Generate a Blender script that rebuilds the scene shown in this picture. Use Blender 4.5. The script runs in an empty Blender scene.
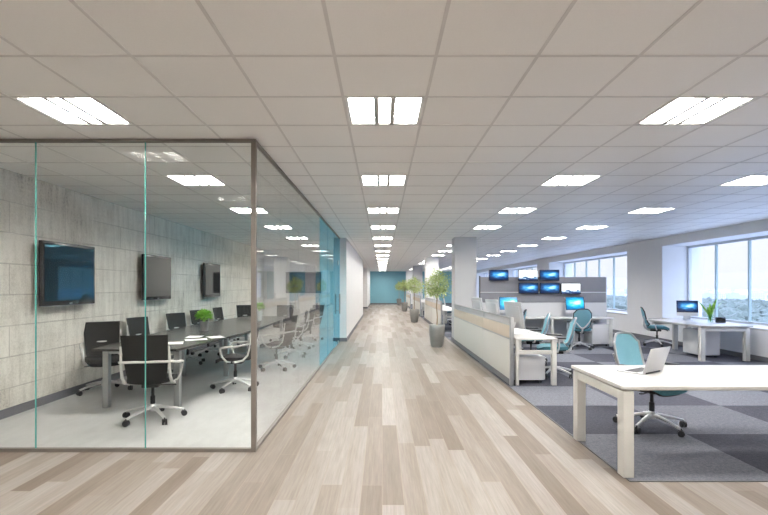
import bpy, bmesh, math, random
from mathutils import Vector, Matrix, Euler
R = math.radians
random.seed(7)
scene = bpy.context.scene
COL = scene.collection

# ---------------------------------------------------------------- materials
def new_mat(name):
    m = bpy.data.materials.new(name); m.use_nodes = True
    nt = m.node_tree; nt.nodes.clear()
    out = nt.nodes.new('ShaderNodeOutputMaterial')
    return m, nt, out

def L(nt, a, b): nt.links.new(a, b)

def principled(name, col, rough=.5, metal=0.0, bump=0.0, bscale=80.0, var=0.06, vscale=6.0, spec=.5, coat=0.0):
    m, nt, out = new_mat(name)
    p = nt.nodes.new('ShaderNodeBsdfPrincipled')
    p.inputs['Roughness'].default_value = rough
    p.inputs['Metallic'].default_value = metal
    p.inputs['Specular IOR Level'].default_value = spec
    p.inputs['Coat Weight'].default_value = coat
    tc = nt.nodes.new('ShaderNodeTexCoord')
    nz = nt.nodes.new('ShaderNodeTexNoise'); nz.inputs['Scale'].default_value = vscale; nz.inputs['Detail'].default_value = 4
    L(nt, tc.outputs['Object'], nz.inputs['Vector'])
    mx = nt.nodes.new('ShaderNodeMix'); mx.data_type = 'RGBA'
    mx.inputs['A'].default_value = tuple(c * (1 - var) for c in col) + (1,)
    mx.inputs['B'].default_value = tuple(min(1, c * (1 + var)) for c in col) + (1,)
    L(nt, nz.outputs['Fac'], mx.inputs['Factor'])
    L(nt, mx.outputs['Result'], p.inputs['Base Color'])
    if bump:
        n2 = nt.nodes.new('ShaderNodeTexNoise'); n2.inputs['Scale'].default_value = bscale; n2.inputs['Detail'].default_value = 3
        L(nt, tc.outputs['Object'], n2.inputs['Vector'])
        b = nt.nodes.new('ShaderNodeBump'); b.inputs['Strength'].default_value = bump; b.inputs['Distance'].default_value = .004
        L(nt, n2.outputs['Fac'], b.inputs['Height']); L(nt, b.outputs['Normal'], p.inputs['Normal'])
    L(nt, p.outputs['BSDF'], out.inputs['Surface'])
    return m

def ramp(nt, stops):
    r = nt.nodes.new('ShaderNodeValToRGB')
    el = r.color_ramp.elements
    while len(el) < len(stops): el.new(.5)
    for e, (p, c) in zip(el, stops): e.position = p; e.color = tuple(c) + (1,)
    return r

def math_node(nt, op, a=None, b=None):
    n = nt.nodes.new('ShaderNodeMath'); n.operation = op
    for i, v in enumerate((a, b)):
        if v is None: continue
        if isinstance(v, (int, float)): n.inputs[i].default_value = v
        else: L(nt, v, n.inputs[i])
    return n.outputs[0]

def mixc(nt, fac, a, b, mode='MIX'):
    n = nt.nodes.new('ShaderNodeMix'); n.data_type = 'RGBA'; n.blend_type = mode
    for key, v in (('Factor', fac), ('A', a), ('B', b)):
        s = n.inputs[key]
        if isinstance(v, (int, float)): s.default_value = v
        elif isinstance(v, tuple): s.default_value = v + (1,)
        else: L(nt, v, s)
    return n.outputs['Result']

def coords(nt, order='XYZ', scale=(1, 1, 1), loc=(0, 0, 0)):
    tc = nt.nodes.new('ShaderNodeTexCoord')
    s = nt.nodes.new('ShaderNodeSeparateXYZ'); L(nt, tc.outputs['Object'], s.inputs[0])
    c = nt.nodes.new('ShaderNodeCombineXYZ')
    for i, ch in enumerate(order):
        if ch in 'XYZ': L(nt, s.outputs[ch], c.inputs[i])
    mp = nt.nodes.new('ShaderNodeMapping'); L(nt, c.outputs[0], mp.inputs['Vector'])
    mp.inputs['Scale'].default_value = scale; mp.inputs['Location'].default_value = loc
    return mp.outputs[0]

def brick(nt, vec, w, h, mortar=.003, offset=.5, freq=2, c1=(0, 0, 0), c2=(1, 1, 1), mc=(0, 0, 0)):
    b = nt.nodes.new('ShaderNodeTexBrick')
    b.offset = offset; b.offset_frequency = freq
    b.inputs['Scale'].default_value = 1; b.inputs['Brick Width'].default_value = w
    b.inputs['Row Height'].default_value = h; b.inputs['Mortar Size'].default_value = mortar
    b.inputs['Mortar Smooth'].default_value = 0.1
    b.inputs['Color1'].default_value = c1 + (1,); b.inputs['Color2'].default_value = c2 + (1,)
    b.inputs['Mortar'].default_value = mc + (1,)
    L(nt, vec, b.inputs['Vector'])
    return b

def noise(nt, vec, scale, detail=4, rough=.5):
    n = nt.nodes.new('ShaderNodeTexNoise'); n.inputs['Scale'].default_value = scale
    n.inputs['Detail'].default_value = detail; n.inputs['Roughness'].default_value = rough
    L(nt, vec, n.inputs['Vector'])
    return n.outputs['Fac']

def finish(nt, out, color, rough, normal=None, spec=.5):
    p = nt.nodes.new('ShaderNodeBsdfPrincipled')
    L(nt, color, p.inputs['Base Color'])
    if isinstance(rough, (int, float)): p.inputs['Roughness'].default_value = rough
    else: L(nt, rough, p.inputs['Roughness'])
    p.inputs['Specular IOR Level'].default_value = spec
    if normal is not None: L(nt, normal, p.inputs['Normal'])
    L(nt, p.outputs[0], out.inputs['Surface'])

def bump(nt, h, strength, dist=.005):
    b = nt.nodes.new('ShaderNodeBump'); b.inputs['Strength'].default_value = strength; b.inputs['Distance'].default_value = dist
    L(nt, h, b.inputs['Height']); return b.outputs['Normal']

def mat_wood():
    m, nt, out = new_mat('pale_oak_planks')
    # every row of planks is shifted by its own random amount
    tc = nt.nodes.new('ShaderNodeTexCoord'); sp = nt.nodes.new('ShaderNodeSeparateXYZ'); L(nt, tc.outputs['Object'], sp.inputs[0])
    PW, PL = .152, 1.9
    xx = math_node(nt, 'ADD', sp.outputs['X'], 20 * PW)
    row = math_node(nt, 'FLOOR', math_node(nt, 'DIVIDE', xx, PW))
    wn = nt.nodes.new('ShaderNodeTexWhiteNoise'); wn.noise_dimensions = '1D'; L(nt, row, wn.inputs['W'])
    cv = nt.nodes.new('ShaderNodeCombineXYZ')
    L(nt, math_node(nt, 'ADD', math_node(nt, 'ADD', sp.outputs['Y'], 10.0), math_node(nt, 'MULTIPLY', wn.outputs['Value'], PL)), cv.inputs[0]); L(nt, xx, cv.inputs[1])
    v = cv.outputs[0]
    b = brick(nt, v, PL, PW, .0016, 0, 2)
    b2 = brick(nt, v, PL, PW, .0016, 0, 2, (.12, .12, .12), (.90, .90, .90), (.5, .5, .5))
    g = noise(nt, coords(nt, 'XYZ', (55, 2.2, 1)), 1.0, 6, .65)
    g2 = noise(nt, coords(nt, 'XYZ', (9, .8, 1)), 1.0, 3, .5)
    r = ramp(nt, [(0, (.150, .116, .090)), (.3, (.200, .166, .138)), (.55, (.240, .208, .181)), (.8, (.280, .250, .226)), (1, (.315, .288, .266))])
    s = math_node(nt, 'ADD', b2.outputs['Color'], math_node(nt, 'MULTIPLY', math_node(nt, 'SUBTRACT', g2, .5), .5))
    L(nt, s, r.inputs['Fac'])
    gr = ramp(nt, [(.32, (.78, .77, .76)), (.68, (1.1, 1.1, 1.1))]); L(nt, g, gr.inputs['Fac'])
    c = mixc(nt, 1.0, r.outputs['Color'], gr.outputs['Color'], 'MULTIPLY')
    c = mixc(nt, b.outputs['Fac'], c, (.26, .21, .17))
    rg = math_node(nt, 'ADD', math_node(nt, 'MULTIPLY', g, .15), .40)
    h = math_node(nt, 'SUBTRACT', math_node(nt, 'MULTIPLY', g, .2), b.outputs['Fac'])
    finish(nt, out, c, rg, bump(nt, h, .12, .002), .2)
    return m

def mat_concrete():
    m, nt, out = new_mat('board_formed_concrete')
    v = coords(nt, 'YZ0', (1, 1, 1), (.35, .03, 0))
    b = brick(nt, v, 2.36, .36, .008, .5, 2, (.42, .42, .42), (.60, .60, .60), (.5, .5, .5))
    big = brick(nt, coords(nt, 'YZ0', (1, 1, 1), (.55, -.1, 0)), 1.18, 2.9, .006, 0, 2)
    st = noise(nt, coords(nt, 'XYZ', (6, 9, 1.6)), 1.0, 8, .65)
    bl = noise(nt, coords(nt, 'XYZ', (1, 1.1, 1.3)), 1.0, 5, .6)
    fi = noise(nt, coords(nt, 'XYZ', (1, 1, 1)), 38, 5, .7)
    hz = noise(nt, coords(nt, 'XYZ', (1, 1.2, 26)), 1.0, 3, .5)
    s = math_node(nt, 'ADD', math_node(nt, 'MULTIPLY', st, .55), math_node(nt, 'MULTIPLY', bl, .5))
    s = math_node(nt, 'ADD', s, math_node(nt, 'MULTIPLY', b.outputs['Color'], .35))
    s = math_node(nt, 'ADD', s, math_node(nt, 'MULTIPLY', math_node(nt, 'SUBTRACT', fi, .5), .42))
    s = math_node(nt, 'ADD', s, math_node(nt, 'MULTIPLY', math_node(nt, 'SUBTRACT', hz, .5), .08))
    r = ramp(nt, [(.46, (.26, .24, .205)), (.60, (.58, .555, .50)), (.78, (.76, .735, .675)), (1.0, (.86, .835, .78))])
    L(nt, s, r.inputs['Fac'])
    # ragged joints: mortar fades in and out
    rag = ramp(nt, [(.36, (.12, .12, .12)), (.56, (1, 1, 1))]); L(nt, bl, rag.inputs['Fac'])
    j = math_node(nt, 'MULTIPLY', b.outputs['Fac'], rag.outputs['Color'])
    j = math_node(nt, 'MAXIMUM', j, math_node(nt, 'MULTIPLY', big.outputs['Fac'], .8))
    c = mixc(nt, math_node(nt, 'MULTIPLY', j, .42), r.outputs['Color'], (.20, .185, .165))
    pit = nt.nodes.new('ShaderNodeTexVoronoi'); pit.inputs['Scale'].default_value = 7
    L(nt, coords(nt), pit.inputs['Vector'])
    pr = ramp(nt, [(.035, (1, 1, 1)), (.06, (0, 0, 0))]); L(nt, pit.outputs['Distance'], pr.inputs['Fac'])
    c = mixc(nt, math_node(nt, 'MULTIPLY', pr.outputs['Color'], .5), c, (.22, .2, .18))
    h = math_node(nt, 'SUBTRACT', math_node(nt, 'ADD', st, fi), j)
    finish(nt, out, c, .8, bump(nt, h, .35, .01), .3)
    return m

def mat_polished():
    m, nt, out = new_mat('polished_pale_concrete')
    a = noise(nt, coords(nt), 1.2, 5, .6); b = noise(nt, coords(nt, 'XYZ', (5, 1.5, 1)), 2.2, 5, .6)
    s = math_node(nt, 'ADD', math_node(nt, 'MULTIPLY', a, .6), math_node(nt, 'MULTIPLY', b, .4))
    r = ramp(nt, [(.35, (.41, .415, .41)), (.65, (.53, .535, .53))]); L(nt, s, r.inputs['Fac'])
    finish(nt, out, r.outputs['Color'], math_node(nt, 'ADD', math_node(nt, 'MULTIPLY', a, .2), .25), None, .3)
    return m

def mat_carpet():
    m, nt, out = new_mat('carpet_tiles')
    T = 1.17
    v = coords(nt, 'XY0', (1, 1, 1), (-1.92, -3.70, 0))
    ck = nt.nodes.new('ShaderNodeTexChecker'); ck.inputs['Scale'].default_value = 1 / T
    ck.inputs['Color1'].default_value = (1, 1, 1, 1); ck.inputs['Color2'].default_value = (0, 0, 0, 1)
    L(nt, v, ck.inputs['Vector'])
    b = brick(nt, coords(nt, 'XY0', (1, 1, 1), (-1.92, -3.70, 0)), T, T, .0, 0, 2)
    f = noise(nt, coords(nt), 110, 3, .8); g = noise(nt, coords(nt), 30, 4, .8)
    base = mixc(nt, ck.outputs['Color'], (.165, .17, .195), (.075, .077, .096))
    tone = math_node(nt, 'ADD', math_node(nt, 'MULTIPLY', b.outputs['Color'], .3), .85)
    fl = math_node(nt, 'ADD', math_node(nt, 'MULTIPLY', f, 1.3), math_node(nt, 'MULTIPLY', g, 1.2))
    tone = math_node(nt, 'MULTIPLY', tone, math_node(nt, 'SUBTRACT', fl, .28))
    cb = nt.nodes.new('ShaderNodeCombineXYZ')
    for i in range(3): L(nt, tone, cb.inputs[i])
    c = mixc(nt, 1.0, base, cb.outputs[0], 'MULTIPLY')
    finish(nt, out, c, .95, bump(nt, f, .6, .006), .15)
    return m

def mat_ceiling():
    m, nt, out = new_mat('mineral_ceiling_tile')
    f = noise(nt, coords(nt), 190, 3, .7)
    b = brick(nt, coords(nt, 'XY0', (1, 1, 1), (.2785, -3.395, 0)), .593, .6, 0, 0, 2)
    r = ramp(nt, [(0, (.925, .92, .905)), (1, (.95, .945, .93))]); L(nt, b.outputs['Color'], r.inputs['Fac'])
    rr = ramp(nt, [(.3, (.96, .96, .96)), (.6, (1, 1, 1))]); L(nt, f, rr.inputs['Fac'])
    c = mixc(nt, 1.0, r.outputs['Color'], rr.outputs['Color'], 'MULTIPLY')
    finish(nt, out, c, .42, bump(nt, f, .1, .002), .5)
    return m

def mat_glass(name, tint, ior=1.45, refl=1.0):
    m, nt, out = new_mat(name)
    tr = nt.nodes.new('ShaderNodeBsdfTransparent')
    nz = noise(nt, coords(nt), .8, 2)
    c = mixc(nt, nz, tuple(t * .99 for t in tint), tint); L(nt, c, tr.inputs['Color'])
    gl = nt.nodes.new('ShaderNodeBsdfGlossy'); gl.inputs['Roughness'].default_value = 0.0
    # same reflectance from either face of the sheet (Schlick)
    ge = nt.nodes.new('ShaderNodeNewGeometry'); vm = nt.nodes.new('ShaderNodeVectorMath'); vm.operation = 'DOT_PRODUCT'
    L(nt, ge.outputs['Incoming'], vm.inputs[0]); L(nt, ge.outputs['Normal'], vm.inputs[1])
    c1 = math_node(nt, 'SUBTRACT', 1.0, math_node(nt, 'ABSOLUTE', vm.outputs['Value']))
    f0 = ((ior - 1) / (ior + 1)) ** 2
    fr = math_node(nt, 'ADD', math_node(nt, 'MULTIPLY', math_node(nt, 'POWER', c1, 5.0), 1 - f0), f0)
    mx = nt.nodes.new('ShaderNodeMixShader')
    L(nt, math_node(nt, 'MULTIPLY', fr, refl), mx.inputs[0])
    L(nt, tr.outputs[0], mx.inputs[1]); L(nt, gl.outputs[0], mx.inputs[2])
    L(nt, mx.outputs[0], out.inputs['Surface'])
    return m

def mat_emit(name, col, strength, var=.04):
    m, nt, out = new_mat(name)
    e = nt.nodes.new('ShaderNodeEmission'); e.inputs['Strength'].default_value = strength
    nz = noise(nt, coords(nt), 3, 2)
    c = mixc(nt, nz, tuple(x * (1 - var) for x in col), col); L(nt, c, e.inputs['Color'])
    L(nt, e.outputs[0], out.inputs['Surface'])
    return m

def mat_screen(name, kind, strength=1.0):
    m, nt, out = new_mat(name)
    # generated coords: x across, z up on the thin screen mesh
    tc = nt.nodes.new('ShaderNodeTexCoord')
    s = nt.nodes.new('ShaderNodeSeparateXYZ'); L(nt, tc.outputs['Generated'], s.inputs[0])
    x = math_node(nt, 'SUBTRACT', s.outputs['X'], .55); z = math_node(nt, 'SUBTRACT', s.outputs['Z'], .55)
    nv = nt.nodes.new('ShaderNodeCombineXYZ')
    L(nt, s.outputs['X'], nv.inputs[0]); L(nt, math_node(nt, 'MULTIPLY', s.outputs['Z'], 1.6), nv.inputs[1])
    n = noise(nt, nv.outputs[0], 3.2, 3, .5)
    if kind in ('blue', 'cyan'):
        d = math_node(nt, 'SQRT', math_node(nt, 'ADD', math_node(nt, 'MULTIPLY', x, x),
                      math_node(nt, 'MULTIPLY', math_node(nt, 'MULTIPLY', z, z), 2.2)))
        d = math_node(nt, 'ADD', d, math_node(nt, 'MULTIPLY', math_node(nt, 'SUBTRACT', n, .5), .7))
        if kind == 'blue':
            st = [(.0, (.75, .95, 1)), (.13, (.25, .62, .9)), (.27, (.04, .27, .6)), (.45, (.008, .06, .2)), (.7, (.003, .012, .05))]
        else:
            st = [(.0, (.9, 1, 1)), (.17, (.45, .9, .97)), (.32, (.06, .62, .85)), (.52, (.01, .33, .6)), (.75, (.0, .14, .35))]
        r = ramp(nt, st); L(nt, d, r.inputs['Fac']); c = r.outputs['Color']
    else:
        d = math_node(nt, 'ADD', math_node(nt, 'MULTIPLY', n, .6), math_node(nt, 'MULTIPLY', s.outputs['Z'], .5))
        r = ramp(nt, [(.35, (.01, .03, .12)), (.40, (.12, .3, .5)), (.44, (.85, .9, .95)), (1, (.9, .93, .97))])
        L(nt, d, r.inputs['Fac']); c = r.outputs['Color']
    e = nt.nodes.new('ShaderNodeEmission'); e.inputs['Strength'].default_value = strength; L(nt, c, e.inputs['Color'])
    g = nt.nodes.new('ShaderNodeBsdfGlossy'); g.inputs['Roughness'].default_value = .15; g.inputs['Color'].default_value = (.04, .04, .04, 1)
    a = nt.nodes.new('ShaderNodeAddShader'); L(nt, e.outputs[0], a.inputs[0]); L(nt, g.outputs[0], a.inputs[1])
    L(nt, a.outputs[0], out.inputs['Surface'])
    return m

def mat_mesh_fabric(name, c1, c2, scale=260, rough=.7, alpha=0.0):
    m, nt, out = new_mat(name)
    w = nt.nodes.new('ShaderNodeTexVoronoi'); w.inputs['Scale'].default_value = scale; L(nt, coords(nt), w.inputs['Vector'])
    r = ramp(nt, [(.2, c1), (.7, c2)]); L(nt, w.outputs['Distance'], r.inputs['Fac'])
    p = nt.nodes.new('ShaderNodeBsdfPrincipled'); p.inputs['Roughness'].default_value = rough
    L(nt, r.outputs['Color'], p.inputs['Base Color'])
    L(nt, bump(nt, w.outputs['Distance'], .3, .002), p.inputs['Normal'])
    if alpha:
        t = nt.nodes.new('ShaderNodeBsdfTransparent'); mx = nt.nodes.new('ShaderNodeMixShader'); mx.inputs[0].default_value = alpha
        L(nt, p.outputs[0], mx.inputs[1]); L(nt, t.outputs[0], mx.inputs[2]); L(nt, mx.outputs[0], out.inputs['Surface'])
    else: L(nt, p.outputs[0], out.inputs['Surface'])
    return m

def mat_leaf(name, c1, c2):
    m, nt, out = new_mat(name)
    n = noise(nt, coords(nt), 14, 3, .6)
    r = ramp(nt, [(.3, c1), (.7, c2)]); L(nt, n, r.inputs['Fac'])
    p = nt.nodes.new('ShaderNodeBsdfPrincipled'); p.inputs['Roughness'].default_value = .45
    L(nt, r.outputs['Color'], p.inputs['Base Color'])
    t = nt.nodes.new('ShaderNodeBsdfTranslucent'); L(nt, r.outputs['Color'], t.inputs['Color'])
    mx = nt.nodes.new('ShaderNodeMixShader'); mx.inputs[0].default_value = .3
    L(nt, p.outputs[0], mx.inputs[1]); L(nt, t.outputs[0], mx.inputs[2]); L(nt, mx.outputs[0], out.inputs['Surface'])
    return m

def mat_panelled():
    m, nt, out = new_mat('white_panelled_wall')
    b = brick(nt, coords(nt, 'YZ0', (1, 1, 1), (0, .5, 0)), .95, 9, .008, 0, 2)
    n = noise(nt, coords(nt), 2, 3)
    c = mixc(nt, n, (.75, .745, .735), (.78, .775, .765))
    c = mixc(nt, b.outputs['Fac'], c, (.42, .42, .42))
    h = math_node(nt, 'MULTIPLY', b.outputs['Fac'], -1.0)
    finish(nt, out, c, .5, bump(nt, h, .6, .01))
    return m

def mat_facade(name, wall, win):
    m, nt, out = new_mat(name)
    b = brick(nt, coords(nt, 'XZ0'), 3.2, 3.3, .8, 0, 2)
    b2 = brick(nt, coords(nt, 'YZ0'), 3.2, 3.3, .8, 0, 2)
    f = math_node(nt, 'MAXIMUM', b.outputs['Fac'], b2.outputs['Fac'])
    finish(nt, out, mixc(nt, f, win, wall), .8)
    return m

M = {}
M['wood'] = mat_wood(); M['concrete'] = mat_concrete(); M['polished'] = mat_polished()
M['carpet'] = mat_carpet(); M['ceiling'] = mat_ceiling(); M['panelled'] = mat_panelled()
M['grid'] = principled('ceiling_grid_metal', (.72, .71, .70), .5)  # greyer than the tiles: the thin shadow groove is put into the colour
M['wall'] = principled('white_paint', (.84, .835, .83), .65, bump=.1, bscale=140, var=.02)
M['wall_grey'] = principled('pale_grey_paint', (.60, .60, .62), .6, bump=.1, bscale=140, var=.02)
M['teal_wall'] = principled('teal_paint', (.20, .42, .50), .5, var=.05)
M['skirting'] = principled('dark_grey_skirting', (.15, .15, .165), .5)
M['glass'] = mat_glass('clear_glass', (.98, .985, .978), 1.45, .14)
M['sideglass'] = mat_glass('clear_side_glass', (.98, .985, .98), 1.45, .85)
M['bluefilm'] = mat_glass('blue_glass', (.50, .84, .95), 1.45, .5)
M['winglass'] = mat_glass('window_glass', (.98, .985, .99), 1.3, .6)
M['joint'] = principled('green_glass_edge', (.10, .38, .34), .25)
M['channel'] = principled('bronze_grey_channel', (.19, .17, .15), .45, .2)
M['alu'] = principled('polished_aluminium', (.74, .74, .74), .28, .45, var=.03)
M['brushed'] = principled('brushed_steel', (.45, .46, .47), .32, .8, bump=.05, bscale=300)
M['whiteplastic'] = principled('pale_grey_plastic', (.68, .68, .66), .35)
M['black'] = principled('black_plastic', (.022, .022, .024), .4)
M['blackmesh'] = mat_mesh_fabric('black_mesh_fabric', (.02, .02, .02), (.006, .006, .006))
M['darkcloth'] = mat_mesh_fabric('black_seat_cloth', (.016, .016, .017), (.009, .009, .010), 180)
M['tealmesh'] = mat_mesh_fabric('teal_mesh_fabric', (.25, .48, .56), (.15, .36, .44), 260)
M['tealcloth'] = mat_mesh_fabric('teal_seat_cloth', (.10, .27, .32), (.05, .17, .21), 180)
M['tabletop'] = principled('dark_stained_veneer', (.055, .053, .052), .22, bump=.03, bscale=60, var=.2, vscale=3)
M['desk'] = principled('white_laminate', (.62, .61, .59), .28, var=.015)
M['deskleg'] = principled('cream_lacquer_steel', (.60, .59, .555), .35, var=.02)
M['cabinet'] = principled('white_lacquer', (.66, .66, .675), .35, var=.015)
M['beige'] = principled('beige_fabric_panel', (.62, .54, .45), .8, bump=.2, bscale=400)
M['divwhite'] = principled('warm_white_panel', (.66, .65, .61), .45, var=.015)
M['greyscreen'] = principled('grey_felt', (.25, .25, .28), .9, bump=.2, bscale=300)
M['darkgroove'] = principled('dark_groove', (.08, .08, .085), .5)
M['tvframe'] = principled('dark_tv_bezel', (.035, .035, .037), .25)
M['tvscreen'] = principled('glossy_tv_screen', (.012, .013, .015), .04, spec=.6, var=.02, coat=.35)
M['silver'] = principled('silver_shell', (.66, .67, .69), .3, .35, var=.02)
M['keys'] = principled('dark_keys', (.05, .05, .055), .45)
M['scr_blue'] = mat_screen('blue_glow_screen', 'blue', 1.25)
M['scr_cyan'] = mat_screen('cyan_glow_screen', 'cyan', 1.2)
M['scr_white'] = mat_screen('white_document_screen', 'white', 1.1)
M['lamp'] = mat_emit('lamp_diffuser', (1, .97, .925), 50.0)
M['lamp_mid'] = mat_emit('lamp_diffuser_mid', (1, .97, .925), 66.0)
M['lampframe'] = principled('white_lamp_housing', (.7, .7, .69), .4)
M['louver'] = principled('grey_lamp_louver', (.30, .29, .28), .4, .3)
M['pot'] = principled('zinc_grey_pot', (.29, .285, .275), .4, .4, bump=.1, bscale=50, var=.15)
M['soil'] = principled('soil', (.05, .035, .025), .95, bump=.8, bscale=60)
M['bark'] = principled('pale_bark', (.36, .28, .19), .8, bump=.5, bscale=60, var=.2)
M['leaf'] = mat_leaf('tree_leaf', (.18, .29, .07), (.76, .82, .40))
M['bright_leaf'] = mat_leaf('bright_leaf', (.16, .42, .04), (.36, .66, .12))
M['whitepot'] = principled('white_ceramic', (.72, .72, .71), .25)
M['greypot'] = principled('grey_ceramic', (.20, .20, .20), .35)
M['paper'] = principled('white_paper', (.85, .85, .84), .7)
M['water'] = mat_glass('vase_glass', (.88, .96, .93), 1.45)
M['frame'] = principled('white_window_frame', (.68, .71, .74), .4)
M['mullion'] = principled('green_grey_mullion', (.42, .54, .54), .35)
M['out_ground'] = principled('city_ground', (.42, .45, .46), .95, var=.4, vscale=.02)
M['out_tree'] = mat_leaf('park_foliage', (.06, .09, .06), (.20, .25, .18))

# ---------------------------------------------------------------- mesh builder
class MB:
    def __init__(s): s.bm = bmesh.new()
    def _merge(s, t, mat=None):
        me = bpy.data.meshes.new('tmp'); t.to_mesh(me); t.free()
        if mat is not None: me.transform(mat)
        s.bm.from_mesh(me); bpy.data.meshes.remove(me)
    def box(s, x0, x1, y0, y1, z0, z1, bev=0.0, rot=None, seg=2):
        t = bmesh.new(); bmesh.ops.create_cube(t, size=1)
        c = Vector(((x0 + x1) / 2, (y0 + y1) / 2, (z0 + z1) / 2)); d = (abs(x1 - x0), abs(y1 - y0), abs(z1 - z0))
        bmesh.ops.scale(t, vec=d, verts=t.verts)
        if bev: bmesh.ops.bevel(t, geom=t.edges[:], offset=min(bev, min(d) * .49), segments=seg, affect='EDGES', profile=.5)
        mat = Matrix.Translation(c) @ (rot.to_matrix().to_4x4() if rot is not None else Matrix())
        s._merge(t, mat); return s
    def tube(s, pts, rad, seg=10, flat=1.0, flat_axis=None, caps=True):
        """rounded bar through pts; rad scalar or list; cross-section may be flattened along flat_axis"""
        pts = [Vector(p) for p in pts]; n = len(pts)
        rr = rad if isinstance(rad, (list, tuple)) else [rad] * n
        bm = s.bm; rings = []
        up = Vector(flat_axis) if flat_axis else None
        prev = None
        for i, p in enumerate(pts):
            t = (pts[min(i + 1, n - 1)] - pts[max(i - 1, 0)]).normalized()
            if up is not None:
                a = up - up.dot(t) * t
                if a.length < 1e-4: a = t.orthogonal()
                a.normalize()
            elif prev is None: a = t.orthogonal().normalized()
            else:
                a = prev - prev.dot(t) * t
                a = a.normalized() if a.length > 1e-5 else t.orthogonal().normalized()
            prev = a; b = t.cross(a)
            rings.append([bm.verts.new(p + a * (math.cos(2 * math.pi * k / seg) * rr[i] * flat) + b * (math.sin(2 * math.pi * k / seg) * rr[i])) for k in range(seg)])
        for i in range(n - 1):
            for k in range(seg):
                bm.faces.new((rings[i][k], rings[i][(k + 1) % seg], rings[i + 1][(k + 1) % seg], rings[i + 1][k]))
        if caps:
            bm.faces.new(list(reversed(rings[0]))); bm.faces.new(rings[-1])
        return s
    def cyl(s, p0, p1, r0, r1=None, seg=20): return s.tube([p0, p1], [r0, r0 if r1 is None else r1], seg)
    def lathe(s, prof, c=(0, 0, 0), seg=28, cap=True):
        bm = s.bm; rings = []
        for r, z in prof:
            rings.append([bm.verts.new((c[0] + r * math.cos(2 * math.pi * k / seg), c[1] + r * math.sin(2 * math.pi * k / seg), c[2] + z)) for k in range(seg)])
        for a, b in zip(rings, rings[1:]):
            for k in range(seg): bm.faces.new((a[k], a[(k + 1) % seg], b[(k + 1) % seg], b[k]))
        if cap: bm.faces.new(list(reversed(rings[0]))); bm.faces.new(rings[-1])
        return s
    def prism(s, poly, z0, z1):
        bm = s.bm; a = [bm.verts.new((x, y, z0)) for x, y in poly]; b = [bm.verts.new((x, y, z1)) for x, y in poly]
        n = len(poly)
        bm.faces.new(list(reversed(a))); bm.faces.new(b)
        for i in range(n): bm.faces.new((a[i], a[(i + 1) % n], b[(i + 1) % n], b[i]))
        return s
    def sheet(s, fn, nu, nv, th):
        """curved slab: fn(u,v)->(point, normal) for u,v in 0..1, thickness th"""
        bm = s.bm; F = []; K = []
        for j in range(nv + 1):
            f = []; k = []
            for i in range(nu + 1):
                p, n = fn(i / nu, j / nv); p = Vector(p); n = Vector(n).normalized()
                f.append(bm.verts.new(p + n * th / 2)); k.append(bm.verts.new(p - n * th / 2))
            F.append(f); K.append(k)
        for j in range(nv):
            for i in range(nu):
                bm.faces.new((F[j][i], F[j][i + 1], F[j + 1][i + 1], F[j + 1][i]))
                bm.faces.new((K[j][i], K[j + 1][i], K[j + 1][i + 1], K[j][i + 1]))
        for i in range(nu):
            bm.faces.new((F[0][i], K[0][i], K[0][i + 1], F[0][i + 1])); bm.faces.new((F[nv][i], F[nv][i + 1], K[nv][i + 1], K[nv][i]))
        for j in range(nv):
            bm.faces.new((F[j][0], F[j + 1][0], K[j + 1][0], K[j][0])); bm.faces.new((F[j][nu], K[j][nu], K[j + 1][nu], F[j + 1][nu]))
        return s
    def leaf(s, p, d, w, l, up=Vector((0, 0, 1))):
        d = d.normalized(); side = d.cross(up)
        if side.length < .01: side = Vector((1, 0, 0))
        side.normalize(); n = side.cross(d)
        bm = s.bm
        a = bm.verts.new(p); b = bm.verts.new(p + d * l * .5 + side * w * .5 + n * w * .15)
        c = bm.verts.new(p + d * l - n * l * .1); e = bm.verts.new(p + d * l * .5 - side * w * .5 + n * w * .15)
        bm.faces.new((a, b, c, e)); return s
    def build(s, name, mat, parent=None, smooth=True, mats=None, recalc=True):
        if recalc: bmesh.ops.recalc_face_normals(s.bm, faces=s.bm.faces[:])
        me = bpy.data.meshes.new(name); s.bm.to_mesh(me); s.bm.free()
        me.materials.append(mat)
        if smooth:
            me.polygons.foreach_set('use_smooth', [True] * len(me.polygons)); me.set_sharp_from_angle(angle=R(38))
        o = bpy.data.objects.new(name, me); COL.objects.link(o)
        if parent: o.parent = parent
        return o

def tag(o, label=None, cat=None, group=None, kind=None):
    if label: o['label'] = label
    if cat: o['category'] = cat
    if group: o['group'] = group
    if kind: o['kind'] = kind
    return o
def empty(name, loc=(0, 0, 0), rz=0.0):
    o = bpy.data.objects.new(name, None); COL.objects.link(o); o.location = loc; o.rotation_euler = (0, 0, rz)
    o.empty_display_size = .1
    return o
def children(o): return [c for c in KIDS.get(o.name, [])]
KIDS = {}
def index_kids():
    KIDS.clear()
    for o in COL.objects:
        if o.parent: KIDS.setdefault(o.parent.name, []).append(o)
def copy_tree(o, loc, rz, label=None, group=None):
    index_kids()
    r = o.copy(); COL.objects.link(r); r.location = loc; r.rotation_euler = (0, 0, rz)
    if label: r['label'] = label
    if group: r['group'] = group
    def rec(src, dst):
        for c in KIDS.get(src.name, []):
            d = c.copy(); COL.objects.link(d); d.parent = dst; rec(c, d)
    rec(o, r)
    return r
def struct(name, mb, mat, parent=None, smooth=False, label=None, cat=None):
    o = mb.build(name, mat, parent, smooth)
    if parent is None: o['kind'] = 'structure'; tag(o, label, cat)
    return o
def sempty(name, label, cat):
    o = empty(name); o['kind'] = 'structure'; return tag(o, label, cat)

H = 2.85
FAR = 41.5
# ---------------------------------------------------------------- setting
YB = -3.0
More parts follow.
